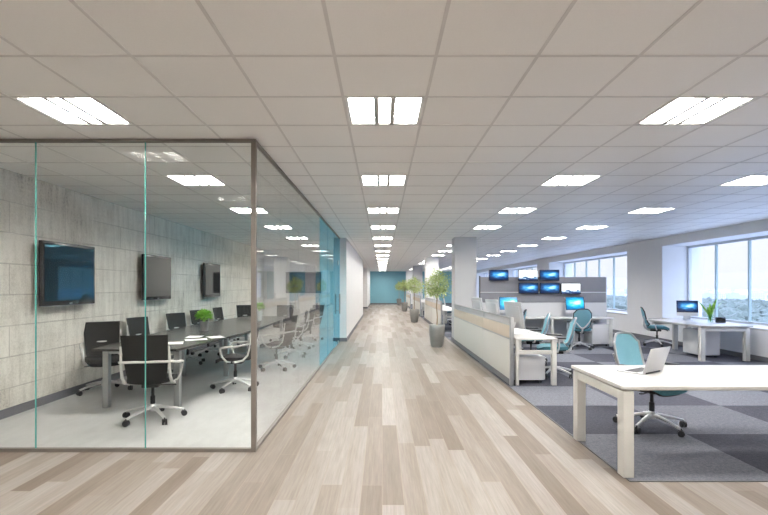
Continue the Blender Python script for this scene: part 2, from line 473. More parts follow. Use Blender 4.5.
# floors
struct('floor', MB().box(-4.45, 8.6, YB, FAR + .2, -.2, 0), M['wood'], label='pale oak plank floor running down the corridor', cat='floor')
struct('floor_meeting', MB().box(-4.32, -1.17, 4.37, 17.5, 0, .004), M['polished'], label='polished pale grey concrete floor inside the glass meeting room', cat='floor')
struct('floor_carpet', MB().box(1.92, 7.66, 3.70, FAR, 0, .005), M['carpet'], label='grey carpet tiles in light and dark squares under the desks', cat='carpet')
struct('trim_1', MB().box(1.905, 1.92, 3.685, FAR, 0, .007).box(1.92, 7.66, 3.685, 3.70, 0, .007), M['darkgroove'], label='thin black edging strip between wood floor and carpet', cat='trim')

# ceiling : tiles with openings for the lamps
PX, XC, Y0 = .593, .018, 3.395
XL = [XC - PX / 2 + PX * k for k in range(-7, 15)]
YL = [Y0 + .6 * k for k in range(-11, 65)]
lamps = []
LX = (XC - 4 * PX, XC, XC + 4 * PX, XC + 8 * PX)
for k in range(-2, 16):  # negative steps: unseen rows added for a brighter near ceiling
    y = Y0 + .3 + 2.4 * k
    for x in LX:
        if x < -1.2 and y > 17: continue
        if x == LX[2] and k in (4, 11, 15): continue
        if y > 41: continue
        lamps.append((x, y))

mb = MB(); bm = mb.bm
for i in range(len(XL) - 1):
    for j in range(len(YL) - 1):
        cx, cy = (XL[i] + XL[i + 1]) / 2, (YL[j] + YL[j + 1]) / 2
        if any(abs(cx - x) < .1 and abs(cy - y) < .1 for x, y in lamps): continue
        v = [bm.verts.new(p) for p in ((XL[i], YL[j], H), (XL[i], YL[j + 1], H), (XL[i + 1], YL[j + 1], H), (XL[i + 1], YL[j], H))]
        bm.faces.new(v)
struct('ceiling', mb, M['ceiling'], label='suspended ceiling of square off-white tiles', cat='ceiling')
mb = MB()
for x in XL: mb.box(x - .010, x + .010, YB, FAR, H - .003, H + .004)
for y in YL: mb.box(-4.4, 8.3, y - .010, y + .010, H - .0035, H + .004)
struct('trim_2', mb, M['grid'], label='thin metal grid between the ceiling tiles, greyed for its shadow line', cat='ceiling grid')
struct('ceiling_slab', MB().box(-4.6, 8.8, YB - .2, FAR + .3, H + .2, H + .35), M['wall_grey'], label='structural slab above the suspended ceiling', cat='slab')

# walls
struct('wall_left', MB().box(-4.55, -4.32, YB, FAR, 0, H), M['concrete'], label='board-marked raw concrete wall behind the meeting table', cat='wall')
struct('baseboard_left', MB().box(-4.32, -4.30, 4.45, 17.5, .004, .105), M['skirting'], label='dark grey skirting along the concrete wall', cat='baseboard')
struct('wall_meeting_back', MB().box(-4.32, -1.33, 17.5, 17.7, 0, H), M['wall'], label='white end wall of the meeting room', cat='wall')
struct('wall_corridor', MB().box(-1.33, -.985, 13.2, 24.6, 0, H), M['panelled'], label='white panelled wall along the corridor past the glass room', cat='wall')
struct('baseboard_corridor', MB().box(-1.35, -.97, 13.18, 24.62, 0, .10), M['skirting'], label='dark skirting around the white corridor wall', cat='baseboard')
struct('wall_corridor_return', MB().box(-4.32, -1.33, 24.4, 24.6, 0, H), M['wall'], label='white wall closing the side passage', cat='wall')
struct('wall_corridor_end', MB().box(-4.32, -1.04, 33.6, FAR, 0, H), M['wall'], label='white wall block beside the far teal wall', cat='wall')
struct('baseboard_corridor_end', MB().box(-4.32, -1.025, 33.58, FAR - .02, 0, .10), M['skirting'], label='dark skirting of the last white wall block', cat='baseboard')
struct('wall_back', MB().box(-4.4, 8.6, FAR, FAR + .2, 0, H), M['teal_wall'], label='teal painted wall closing the far end of the corridor', cat='wall')
struct('baseboard_back', MB().box(-1.02, 7.66, FAR - .02, FAR, 0.006, .11), M['skirting'], label='dark skirting under the teal wall', cat='baseboard')
struct('wall_front', MB().box(-4.6, 8.8, YB - .2, YB, 0, H), M['wall'], label='plain wall at the near end of the office', cat='wall')

# window wall
WX0, WX1 = 7.66, 8.38
wins = [(4.4, 13.1), (14.98, 22.0), (23.7, 30.8), (32.6, 39.5)]
mb = MB()
ys = YB
for a, b in wins:
    mb.box(WX0, 8.75, ys, a, 0, H); ys = b
    mb.box(WX0, 8.75, a, b, 0, .62); mb.box(WX0, 8.75, a, b, 2.62, H)
mb.box(WX0, 8.75, ys, FAR, 0, H)
struct('wall_right', mb, M['wall'], label='white outer wall with deep window recesses', cat='wall')
struct('baseboard_right', MB().box(7.64, 7.66, YB, FAR, .006, .10), M['skirting'], label='dark skirting under the windows', cat='baseboard')
for i, (a, b) in enumerate(wins):
    w = sempty('window_%d' % (i + 1), ['wide window with a city view behind the desk by the wall', 'wide bright window beyond the hanging monitors',
               'narrow-looking window between two wall piers, third along', 'last window toward the teal wall'][i], 'window')
    struct('window_sill', MB().box(WX0 - .015, WX1 + .02, a, b, .62, .66, .005), M['desk'], w)
    fr = MB()
    fr.box(WX1 - .03, WX1 + .05, a, b, .66, .71).box(WX1 - .03, WX1 + .05, a, b, 2.56, 2.62)
    fr.box(WX1 - .03, WX1 + .05, a, a + .05, .71, 2.56).box(WX1 - .03, WX1 + .05, b - .05, b, .71, 2.56)
    struct('window_frame', fr, M['frame'], w)
    n = max(2, round((b - a) / 1.09)); st = (b - a) / n
    for k in range(1, n):
        y = b - st * k
        struct('mullion', MB().box(WX1 - .03, WX1 + .03, y - .016, y + .016, .71, 2.56), M['mullion'], w)
    for k in range(n):
        struct('pane', MB().box(WX1, WX1 + .01, a + st * k + .022, a + st * (k + 1) - .022, .71, 2.56), M['winglass'], w)

# columns along the corridor
for i, y in enumerate((12.93, 21.6, 30.35, 39.0)):
    c = MB().box(1.96, 2.55, y, y + .58, .006, H, .004)
    o = struct('column' if i == 0 else 'column.%03d' % i, c, M['wall_grey'] if i in (0, 2) else M['wall'])
    tag(o, ['square grey column at the end of the nearest desk divider', 'square white column beside the second potted tree',
            'grey column, third along the corridor', 'last column beside the teal wall'][i], 'column', 'corridor columns')
    struct('column_base', MB().box(1.95, 2.56, y - .01, y + .59, .006, .1), M['skirting'], o)

# ---------------------------------------------------------------- glass meeting room
GY, GX = 4.37, -1.17
wf = sempty('wall_glass_front', 'frameless glass wall across the near side of the meeting room', 'glass wall')
struct('channel', MB().box(-4.32, GX, GY - .02, GY + .02, H - .03, H - .005).box(-4.32, GX, GY - .02, GY + .02, 0, .03), M['channel'], wf)
xs = [-4.32, -3.16, -2.16, GX - .02]
for a, b in zip(xs, xs[1:]):
    struct('pane', MB().box(a + .004, b - .004, GY - .006, GY + .006, .03, H - .03), M['glass'], wf)
for x in xs[1:-1]:
    struct('joint_strip', MB().box(x - .003, x + .003, GY - .007, GY + .007, .03, H - .03), M['joint'], wf)
struct('corner_post', MB().box(GX - .022, GX + .022, GY - .022, GY + .022, 0, H - .004, .003), M['channel'], wf)
ws = sempty('wall_glass_side', 'glass wall between the meeting room and the corridor, blue toward its far end', 'glass wall')
struct('channel', MB().box(GX - .018, GX + .018, GY + .02, 13.18, H - .03, H - .005).box(GX - .018, GX + .018, GY + .02, 11.65, 0, .025), M['channel'], ws)
ys_ = [GY + .02, 5.53, 6.68, 7.83, 8.98]
for a, b in zip(ys_, ys_[1:]):
    struct('pane', MB().box(GX - .006, GX + .006, a + .003, b - .003, .025, H - .03), M['sideglass'], ws)
for a, b in ((8.98, 10.3), (10.3, 11.65)):
    struct('blue_pane', MB().box(GX - .006, GX + .006, a + .003, b - .003, .025, H - .03), M['bluefilm'], ws)
struct('blue_transom_pane', MB().box(GX - .006, GX + .006, 11.653, 13.17, 2.16, H - .03), M['bluefilm'], ws)
struct('blue_side_pane', MB().box(GX - .006, GX + .006, 12.78, 13.17, .0, 2.15), M['bluefilm'], ws)
d = sempty('door_1', 'blue glass door into the meeting room with long steel pull handles', 'door')
struct('door_leaf', MB().box(GX - .006, GX + .006, 11.66, 12.77, .01, 2.15), M['bluefilm'], d)
struct('patch_fitting', MB().box(GX - .016, GX + .016, 12.62, 12.79, 2.08, 2.2, .003).box(GX - .016, GX + .016, 12.62, 12.77, .0, .07, .003), M['brushed'], d)
mb = MB()
for sx in (-1, 1):
    x = GX + sx * .055
    mb.cyl((x, 12.55, .80), (x, 12.55, 1.32), .019, seg=12)
    for z in (.88, 1.24): mb.cyl((GX, 12.55, z), (x, 12.55, z), .008, seg=10)
struct('door_handle', mb, M['louver'], d, smooth=True)

# ---------------------------------------------------------------- ceiling lamps
def make_lamp():
    t = empty('ceiling_light')
    h = MB(); a, z0, z1 = .285, -.003, .09
    h.box(-a, a, -a, a, z1 - .008, z1)
    for s in (-1, 1):
        h.box(s * .264, s * .282, -.28, .28, .002, .05); h.box(-.264, .264, s * .262, s * .28, .002, .05)
    for s in (-1, 1):
        h.box(s * (a - .006), s * a, -a, a, z0, z1); h.box(-a, a, s * (a - .006), s * a, z0, z1)
    h.build('housing', M['lampframe'], t, False)
    MB().box(-.258, -.082, -.258, .258, .045, .052).build('diffuser', M['lamp'], t, False)
    MB().box(.082, .258, -.258, .258, .045, .052).build('diffuser', M['lamp'], t, False)
    MB().box(-.042, .042, -.258, .258, .03, .037).build('centre_diffuser', M['lamp_mid'], t, False)
    for s in (-1, 1):
        MB().box(s * .062 - .017, s * .062 + .017, -.275, .275, -.001, .07).build('louver', M['louver'], t, False)
    return t
lamp0 = make_lamp(); tag(lamp0, 'x', 'ceiling light', 'recessed ceiling lights')
colname = dict(zip(LX, ('over the meeting room', 'over the corridor', 'over the desks beside the corridor', 'over the desks toward the windows')))
ordn = ['first', 'second', 'third', 'fourth', 'fifth', 'sixth', 'seventh', 'eighth', 'ninth', 'tenth', 'eleventh', 'twelfth', 'thirteenth', 'fourteenth', 'fifteenth', 'sixteenth', 'seventeenth', 'last']
cnt = {}
for i, (x, y) in enumerate(lamps):
    if y < 2:  # rows out of view, continuing the grid, added to brighten the near ceiling
        lab = 'square three-strip ceiling light %s, %s unseen row continuing the grid, added to brighten the near ceiling' % (colname[x], 'earliest' if y < 0 else 'second')
    else:
        k = cnt.get(x, 0); cnt[x] = k + 1
        lab = 'square three-strip ceiling light %s, %s seen in its line' % (colname[x], ordn[k])
    if i == 0: lamp0.location = (x, y, H); lamp0['label'] = lab
    else: copy_tree(lamp0, (x, y, H), 0, lab)

# ---------------------------------------------------------------- chairs
def five_star(t, mat_arm, rot=0.0, rad=.31):
    b = MB(); b.lathe([(.02, .09), (.042, .10), (.045, .15), (.03, .175)], seg=18)
    for k in range(5):
        a = rot + 2 * math.pi * k / 5; c, s = math.cos(a), math.sin(a)
        b.tube([(c * .02, s * .02, .135), (c * .10, s * .10, .13), (c * .22, s * .22, .105), (c * rad, s * rad, .075)], [.028, .024, .02, .017], 10, .75, (0, 0, 1))
    b.build('base', mat_arm, t)
    for k in range(5):
        a = rot + 2 * math.pi * k / 5; c, s = math.cos(a), math.sin(a)
        w = MB(); px, py = c * rad, s * rad; ca = a + .7 * k
        dx, dy = -math.sin(ca), math.cos(ca)
        for q in (-1, 1):
            w.cyl((px + dx * q * .007, py + dy * q * .007, .032), (px + dx * q * .026, py + dy * q * .026, .032), .032, seg=16)
        w.cyl((px, py, .035), (px, py, .08), .008, seg=8)
        w.tube([(px - dy * .028, py + dx * .028, .032), (px - dy * .015, py + dx * .015, .056), (px + dy * .012, py - dx * .012, .058)], .012, 8)
        w.build('caster', M['black'], t)

def seat_fn(w, d, z, yc=0.0):
    def fn(u, v):
        x = (u - .5); y = (v - .5)
        # superellipse-ish plan: pull corners in
        k = 1 - .10 * (abs(2 * x) ** 4) * (abs(2 * y) ** 4) - .04 * (2 * y) ** 6
        zz = z + .018 * (2 * x) ** 2 - (.05 * max(0, 2 * y - .45) ** 2 * 2.5) + .012 * max(0, -2 * y - .5)
        return (x * w * k, y * d * (1 - .05 * (2 * x) ** 4) + yc, zz), (0, 0, 1)
    return fn

def make_meeting_chair():
    t = empty('meeting_chair')
    five_star(t, M['alu'], .31, .33)
    MB().lathe([(.026, .12), (.026, .26), (.017, .27), (.017, .385)], seg=16).build('gas_lift', M['black'], t)
    m = MB().box(-.09, .09, -.12, .10, .375, .415, .012); m.tube([(.08, 0, .39), (.21, .01, .385), (.25, .01, .38)], .007, 8); m.build('mechanism', M['black'], t)
    s = MB(); s.sheet(seat_fn(.47, .46, .448, .01), 14, 14, .045); s.build('seat', M['darkcloth'], t)
    # shell frame: two side rails under the seat sweeping up behind the back
    f = MB()
    for q in (-1, 1):
        x = q * .245
        f.tube([(q * .10, -.02, .41), (q * .19, -.02, .415), (x, -.06, .425), (x, -.17, .45), (x, -.235, .52), (x, -.262, .62), (x, -.275, .75), (x * .99, -.288, .86)],
               [.016, .017, .018, .018, .017, .015, .013, .010], 10, .8, (0, 1, 0))
    f.tube([(-.245, -.268, .685), (-.12, -.292, .69), (.12, -.292, .69), (.245, -.268, .685)], .015, 10, .8, (0, 1, 0))
    f.build('back_frame', M['whiteplastic'], t)
    def bf(u, v):
        x = (u - .5) * (.445 + .03 * v - .05 * (1 - v) ** 2)
        z = .47 + .51 * v; y = -.225 - .035 * math.sin(v * 1.5) - .075 * v + .05 * (2 * u - 1) ** 2 * .8 - .012
        return (x, y, z), (0, -1, .12)
    MB().sheet(bf, 14, 12, .014).build('backrest', M['blackmesh'], t)
    for q in (-1, 1):
        a = MB(); x = q * .275
        a.tube([(q * .25, -.268, .685), (x, -.23, .68), (x + q * .015, -.10, .655), (x + q * .02, .06, .642), (x + q * .02, .125, .632), (x + q * .015, .14, .60),
                (x, .11, .50), (q * .25, .06, .435), (q * .19, .02, .418)], [.014, .016, .018, .018, .017, .015, .014, .014, .013], 10, .75, (1, 0, 0) if False else None)
        a.build('armrest', M['whiteplastic'], t)
    return t

def make_task_chair(name, frame_mat, lab):
    t = empty(name)
    five_star(t, M['alu'], .2, .34)
    MB().lathe([(.027, .12), (.027, .27), (.018, .275), (.018, .39)], seg=16).build('gas_lift', M['black'], t)
    m = MB().box(-.08, .08, -.16, .09, .37, .415, .015); m.tube([(.07, .03, .39), (.2, .04, .385), (.25, .04, .39)], .007, 8); m.build('mechanism', M['black'], t)
    s = MB(); s.sheet(seat_fn(.50, .48, .462, .02), 14, 14, .055); s.build('seat', M['tealcloth'], t)
    MB().sheet(seat_fn(.46, .42, .425, .02), 10, 10, .02).build('seat_pan', M['black'], t)
    # back: Y-shaped aluminium spine and mesh in a rounded frame
    sp = MB()
    sp.tube([(0, -.10, .40), (0, -.20, .40), (0, -.27, .44), (0, -.30, .53)], [.022, .022, .02, .018], 10)
    for q in (-1, 1): sp.tube([(0, -.295, .50), (q * .08, -.30, .57), (q * .15, -.305, .66), (q * .20, -.31, .76)], [.018, .016, .013, .010], 10)
    sp.build('back_spine', M['alu'], t)
    def pt(u, v):
        hw = .185 + .02 * math.sin(min(1, v * 1.15) * math.pi * .8) - .10 * max(0, v - .88) * 5 * max(0, v - .88) / .6
        x = (2 * u - 1) * hw
        z = .50 + .475 * v
        y = -.235 - .04 * math.sin(v * math.pi) * .6 - .13 * v + .055 * (2 * u - 1) ** 2
        # round the corners
        c = abs(2 * u - 1)
        if v > .8: z -= .09 * (c ** 4) * ((v - .8) / .2) ** 1.0
        if v < .2: z += .06 * (c ** 4) * ((.2 - v) / .2)
        return Vector((x, y, z))
    MB().sheet(lambda u, v: (pt(u, v), (0, -1, .2)), 14, 14, .012).build('backrest', M['tealmesh'], t)
    N = 12; loop = [pt(k / N, 0) for k in range(N)] + [pt(1, k / N) for k in range(N)] + [pt(1 - k / N, 1) for k in range(N)] + [pt(0, 1 - k / N) for k in range(N)]
    loop.append(loop[0])
    MB().tube(loop, .0135, 8, caps=False).build('back_frame', frame_mat, t)
    for q in (-1, 1):
        a = MB(); a.tube([(q * .17, -.02, .415), (q * .27, -.04, .43), (q * .295, -.06, .50), (q * .295, -.06, .645)], [.016, .018, .02, .017], 10, .7, (0, 1, 0))
        ar = a.build('arm_support', M['alu'], t)
        MB().box(q * .295 - .04, q * .295 + .04, -.17, .10, .645, .67, .011).build('armrest', M['black'], t)
    return t

mc = make_meeting_chair()
GRP = 'black mesh chairs around the meeting table'
tag(mc, 'black mesh meeting chair with its back to the front glass, at the near table end', 'office chair', GRP)
mc.location = (-2.60, 5.43, .004); mc.rotation_euler.z = R(10)
mchairs = [
    (-3.97, 6.85, -143, 'black meeting chair by the concrete wall, nearest to the front glass, turned outward'),
    (-3.86, 8.05, -105, 'second black meeting chair along the concrete wall, below the middle screen'),
    (-3.80, 9.35, -112, 'third black meeting chair along the concrete wall'),
    (-3.85, 10.6, -118, 'fourth black meeting chair along the concrete wall, behind the grey-potted plant'),
    (-3.84, 12.0, -98, 'fifth black meeting chair along the concrete wall, below the farthest screen'),
    (-3.80, 13.35, -160, 'black meeting chair past the far table corner near the concrete wall'),
    (-2.16, 7.05, 92, 'black meeting chair on the corridor side of the table, nearest the corner post'),
    (-1.93, 8.75, 75, 'second black meeting chair on the corridor side, seen through the side glass'),
    (-1.95, 10.3, 97, 'third black meeting chair on the corridor side of the table'),
    (-2.0, 11.75, 84, 'fourth black meeting chair on the corridor side, behind the blue glass edge'),
    (-2.75, 13.25, 178, 'black meeting chair at the far table end facing the camera'),
    (-2.02, 13.5, 140, 'black meeting chair past the far table corner near the side glass'),
]
for x, y, a, lab in mchairs: copy_tree(mc, (x, y, .004), R(a), lab)

tc1 = make_task_chair('task_chair', M['brushed'], '')
TG = 'teal mesh task chairs at the desks'
tag(tc1, 'teal mesh task chair behind the large white desk with the laptop', 'office chair', TG)
tc1.location = (2.87, 5.10, .006); tc1.rotation_euler.z = R(-154)
tchairs = [
    (2.90, 8.12, 76, 'teal task chair at the first desk behind the white divider, leaning back'),
    (2.95, 9.5, 78, 'teal task chair at the second seat of the divider bench'),
]
for x, y, a, lab in tchairs: copy_tree(tc1, (x, y, .006), R(a), lab)
tc2 = make_task_chair('task_chair', M['black'], '')
tag(tc2, 'teal mesh task chair with black frame facing the grey screen wall', 'office chair', TG)
tc2.location = (4.78, 11.62, .006); tc2.rotation_euler.z = R(-8)
for x, y, a, lab in [
    (7.0, 12.2, -114, 'teal task chair with black frame beside the desk under the window'),
    (2.93, 11.0, 76, 'black-framed task chair at the third seat of the divider bench'),
    (2.98, 17.0, 92, 'black-framed task chair at the second bench, first seat past the grey column'),
    (2.98, 18.6, 85, 'black-framed task chair at the second bench, middle seat'),
    (2.98, 20.2, 95, 'black-framed task chair at the second bench, seat beside the white column')]:
    copy_tree(tc2, (x, y, .006), R(a), lab)

# ---------------------------------------------------------------- meeting table
t = empty('meeting_table', (-2.98, 9.0, .004))
tag(t, 'long dark boat-shaped meeting table on grey steel legs', 'table')
def boat(y): # y local -3.25..3.25
    return .51 + .23 * math.cos(y / 3.25 * math.pi / 2)
poly_r = [(boat(-3.25 + 6.5 * k / 24), -3.25 + 6.5 * k / 24) for k in range(25)]
poly_l = [(-x, y) for x, y in reversed(poly_r)]
for (a, b) in ((0, 8), (8, 16), (16, 24)):
    pr = poly_r[a:b + 1]; pr = [(x, y + (.002 if i == 0 and a else 0)) for i, (x, y) in enumerate(pr)]
    poly = pr + [(-x, y) for x, y in reversed(pr)]
    MB().prism(poly, .722, .75).build('tabletop', M['tabletop'], t, False)
for y in (-3.05, -.95, .95, 3.05):
    for q in (-1, 1):
        MB().box(q * (.44 if abs(y) > 3 else .36) - .035, q * (.44 if abs(y) > 3 else .36) + .035, y - .035, y + .035, 0, .70, .003).build('leg', M['brushed'], t)
mb = MB()
for y in (-3.05, -.95, .95, 3.05): mb.box(-.44, .44, y - .025, y + .025, .67, .72)
for q in (-1, 1): mb.box(q * .36 - .02, q * .36 + .02, -3.0, 3.0, .67, .72)
mb.build('under_frame', M['brushed'], t, False)
MB().box(-.22, .22, -2.4, -1.9, .12, .6, .01).build('cable_box', M['tabletop'], t) if False else None

# papers
def sheet_of_paper(x, y, rz, z=.755, w=.21, h=.297, mat=M['paper'], name='paper_sheet'):
    rng = random.Random(int(x * 1000 + y * 77))
    k1 = rng.uniform(.002, .006)
    o = MB().sheet(lambda u, v: (((u - .5) * w, (v - .5) * h, .0022 + k1 * abs(2 * u - 1) ** 3 * v), (0, 0, 1)), 6, 6, .0012).build(name, mat)
    o.location = (x, y, z); o.rotation_euler.z = rz; return o
labs = ['white paper sheet on the dark table, closest to the near chair', 'white paper sheet on the dark table, turned across the others',
        'white paper sheet on the dark table, closest to the potted plant', 'white paper sheet near the table edge on the corridor side']
for i, (x, y, a) in enumerate([(-2.75, 6.35, 20), (-2.62, 6.75, -62), (-2.80, 7.15, 8), (-2.47, 7.1, 35)]):
    tag(sheet_of_paper(x, y, R(a)), labs[i], 'paper', 'papers on the meeting table')

# potted plants on meeting table
def bushy(name, loc, pot_mat, label, pr=.075, ph=.16, lr=.13, seed=1, group='green plants on the meeting table', lift=.09, zs=.75):
    rng = random.Random(seed); t = empty(name, loc); tag(t, label, 'potted plant', group)
    MB().lathe([(pr * .72, 0), (pr * .8, .004), (pr, ph - .006), (pr * 1.0, ph), (pr * .9, ph), (pr * .86, ph - .02)], seg=24).build('pot', pot_mat, t)
    f = MB()
    for i in range(420):
        th = rng.uniform(0, 2 * math.pi); c = rng.uniform(-.5, 1); s = math.sqrt(1 - c * c); r = lr * rng.uniform(.35, 1)
        d = Vector((s * math.cos(th), s * math.sin(th), c))
        p = Vector((0, 0, ph + lift)) + Vector((d.x * r, d.y * r, d.z * r * zs))
        dd = d + Vector((rng.uniform(-.6, .6), rng.uniform(-.6, .6), rng.uniform(-.2, .6)))
        f.leaf(p, dd, lr * .22, lr * .36)
    f.build('foliage', M['bright_leaf'], t, False, recalc=False)
    st = MB()
    for i in range(9):
        a = i * 2 * math.pi / 9; st.tube([(0, 0, ph - .03), (.3 * lr * math.cos(a), .3 * lr * math.sin(a), ph + lift * .7), (.6 * lr * math.cos(a), .6 * lr * math.sin(a), ph + lift)], .003, 5)
    st.build('stems', M['bright_leaf'], t)
    return t
bushy('table_plant', (-3.03, 8.15, .754), M['greypot'], 'bright green leafy plant in a grey pot on the near half of the meeting table', seed=3)
bushy('table_plant', (-2.72, 10.6, .754), M['whitepot'], 'small bright green plant in a tall white pot seen past the corner post', .06, .22, .11, 5)

# ---------------------------------------------------------------- wall screens in meeting room
def make_tv(w, h):
    t = empty('wall_television')
    MB().box(-w / 2, w / 2, -.05, 0, -h / 2, h / 2, .008).build('bezel', M['tvframe'], t)
    MB().box(-w / 2 + .035, w / 2 - .035, -.053, -.050, -h / 2 + .06, h / 2 - .035).build('screen', M['tvscreen'], t, False)
    MB().box(-w / 2 + .002, w / 2 - .002, -.045, -.035, -h / 2 - .004, -h / 2 + .003).build('silver_strip', M['silver'], t, False)
    MB().box(-.03, .03, -.0525, -.050, -h / 2 + .02, -h / 2 + .028).build('badge', M['silver'], t, False)
    MB().box(-.25, .25, 0, .08, -.2, .2, .005).build('wall_bracket', M['black'], t)
    return t
tv = make_tv(1.08, .82); tag(tv, 'large black flat screen on the concrete wall nearest the front glass, reflecting blue', 'television', 'flat screens on the concrete wall')
tv.location = (-4.235, 6.44, 1.67); tv.rotation_euler.z = R(90)
copy_tree(tv, (-4.235, 8.96, 1.675), R(90), 'middle of the three flat screens on the concrete wall, behind a glass joint')
copy_tree(tv, (-4.235, 11.85, 1.665), R(90), 'smallest-looking flat screen on the concrete wall, farthest from the front glass')
tv2 = make_tv(1.28, .76); tag(tv2, 'flat screen on the white end wall of the meeting room', 'television')
tv2.location = (-2.86, 17.415, 1.66)

# ---------------------------------------------------------------- desks
def leg_frame(mb_or_none, t, x, y0, y1, zt, w=.1, d=.1, bar=True):
    """U frame: two legs and a top bar, in the plane x=const"""
    MB().box(x, x + w, y0, y0 + d, 0, zt, .002).build('leg', M['deskleg'], t)
    MB().box(x, x + w, y1 - d, y1, 0, zt, .002).build('leg', M['deskleg'], t)
    if bar: MB().box(x + .002, x + w - .002, y0 + d, y1 - d, zt - .075, zt, .002).build('frame_bar', M['deskleg'], t)
t = empty('office_desk', (1.875, 3.74, .006)); tag(t, 'large white desk with cream square legs and a laptop on top', 'desk')
MB().box(0, 2.2, 0, 1.02, .690, .719, .004).build('desktop', M['desk'], t)
leg_frame(None, t, .015, .01, 1.0, .675, .082); leg_frame(None, t, 2.09, .01, 1.0, .675, .082)
MB().box(.10, 2.09, .80, .85, .60, .675, .002).box(.04, 2.16, .05, .97, .675, .690).build('under_rails', M['deskleg'], t, False)

# laptop
t = empty('laptop', (2.36, 4.39, .7255)); t.rotation_euler.z = R(34); tag(t, 'open silver laptop on the large white desk', 'laptop')
MB().box(-.17, .17, -.115, .125, 0, .014, .004).build('base', M['silver'], t)
k = MB()
for j in range(5):
    for i in range(13): k.box(-.145 + i * .0225, -.145 + i * .0225 + .019, -.055 + j * .024, -.055 + j * .024 + .02, .0142, .0165)
k.build('keyboard', M['keys'], t, False)
MB().box(-.045, .045, .07, .115, .0142, .0152).build('touchpad', M['silver'], t, False)
rot = Euler((R(17), 0, 0))
lid = MB().box(-.17, .17, -.004, .004, 0, .235, .003)
lo = lid.build('lid', M['silver'], t); lo.location = (0, -.115, .014); lo.rotation_euler = (R(18), 0, 0)
so = MB().box(-.158, .158, .0042, .0048, .015, .222).build('screen', M['tvscreen'], lo, False)
MB().cyl((-.12, -.116, .012), (.12, -.116, .012), .008, seg=10).build('hinge', M['black'], t)

def pedestal(loc, w, d, h, label, rz=math.pi / 2, face=-1, group='white drawer pedestals under the desks'):
    t = empty('drawer_pedestal', loc, rz); tag(t, label, 'drawer unit', group)
    MB().box(-w / 2, w / 2, -d / 2 + .02, d / 2, .05, h, .004).build('body', M['cabinet'], t)
    n = 3; hh = (h - .05 - .01) / n
    for i in range(n):
        z0 = .055 + i * hh
        dr = MB().box(-w / 2 + .003, w / 2 - .003, -d / 2, -d / 2 + .018, z0, z0 + hh - .006, .003).build('drawer', M['cabinet'], t)
        MB().box(-.05, .05, -d / 2 - .008, -d / 2, z0 + hh - .035, z0 + hh - .027, .001).build('handle', M['brushed'], dr)
    for sx in (-1, 1):
        for sy in (-1, 1):
            MB().cyl((sx * (w / 2 - .05) - .01, sy * (d / 2 - .06), .024), (sx * (w / 2 - .05) + .01, sy * (d / 2 - .06), .024), .024, seg=12).box(sx * (w / 2 - .05) - .006, sx * (w / 2 - .05) + .006, sy * (d / 2 - .06) - .012, sy * (d / 2 - .06) + .012, .03, .052).build('caster', M['black'], t)
    return t

# window desk
t = empty('office_desk', (6.40, 9.60, .006)); tag(t, 'white desk under the window with a computer and a leafy vase', 'desk')
MB().box(0, 1.04, 0, 2.0, .690, .719, .004).build('desktop', M['desk'], t)
for (x, y) in ((0, .03), (.9, .03), (.58, 1.86), (.9, 1.86)):
    MB().box(x + .01, x + .10, y, y + .09, 0, .665, .002).build('leg', M['deskleg'], t)
MB().box(.10, .91, .035, .115, .6, .665, .002).box(.10, .91, 1.865, 1.945, .6, .665, .002).box(.03, 1.0, .1, 1.9, .665, .69).build('under_rails', M['deskleg'], t, False)
pedestal((6.92, 10.40, .006), .58, .42, .58, 'white drawer pedestal under the window desk')
t = empty('window_counter', (7.45, 4.5, .006))
COL.objects.unlink(t); bpy.data.objects.remove(t)

# bench desks along the dividers
def bench(y0, y1, label, n):
    t = empty('bench_desk', (2.03, y0, .006)); tag(t, label, 'desk', 'white bench desks behind the corridor dividers')
    Ln = y1 - y0
    MB().box(0, .63, 0, Ln, .688, .714, .003).build('desktop', M['desk'], t)
    ys = [0.0 + (Ln - .08) * k / n for k in range(n + 1)]
    for y in ys:
        MB().box(.55, .62, y + .01, y + .08, 0, .688, .002).build('leg', M['deskleg'], t)
        MB().box(.0, .05, y + .01, y + .08, 0, .688, .002).build('leg', M['deskleg'], t)
        MB().box(.05, .55, y + .015, y + .075, .47, .53, .002).build('cross_bar', M['deskleg'], t)
    MB().box(.05, .09, .08, Ln - .08, .60, .688).build('back_rail', M['deskleg'], t, False)
    return t
def divider(y0, y1, label, post0=True, nm=0):
    t = empty('desk_divider', (1.938, y0, .006)); tag(t, label, 'desk divider', 'low white dividers along the corridor')
    Ln = y1 - y0; a = .055 if post0 else 0.0
    MB().box(0, .045, a, Ln, 0, .09).build('plinth', M['skirting'], t, False)
    MB().box(-.002, .047, a + .004, Ln - .004, .095, .69, .003).build('lower_panel', M['divwhite'], t)
    MB().box(.002, .043, a, Ln, .69, .715).build('groove', M['brushed'], t, False)
    MB().box(-.002, .047, a + .004, Ln - .004, .715, .905, .003).build('fabric_band', M['beige'], t)
    MB().box(.004, .041, a, Ln, .905, .92).box(0, .045, a, Ln, 1.01, 1.03).box(.01, .035, Ln - .012, Ln, .92, 1.01).build('top_rail', M['brushed'], t, False)
    MB().box(.018, .026, a, Ln - .012, .92, 1.01).build('frosted_strip', M['wall_grey'], t, False)
    if post0: MB().box(-.004, .050, 0, .055, 0, 1.035, .002).build('end_post', M['brushed'], t)
    return t
divider(7.23, 9.2, 'low white and beige divider with steel end post, closest along the corridor')
divider(9.2, 12.92, 'longer low white and beige divider running up to the grey column', False)
bench(7.26, 12.86, 'white bench desk behind the first corridor dividers', 3)
pedestal((2.29, 7.62, .006), .38, .48, .42, 'low white drawer pedestal at the open end of the bench desk')
divider(15.8, 18.6, 'low divider whose end faces the first potted tree')
divider(18.6, 21.58, 'low divider running up to the white column', False)
bench(15.88, 21.5, 'white bench desk behind the second run of dividers', 3)
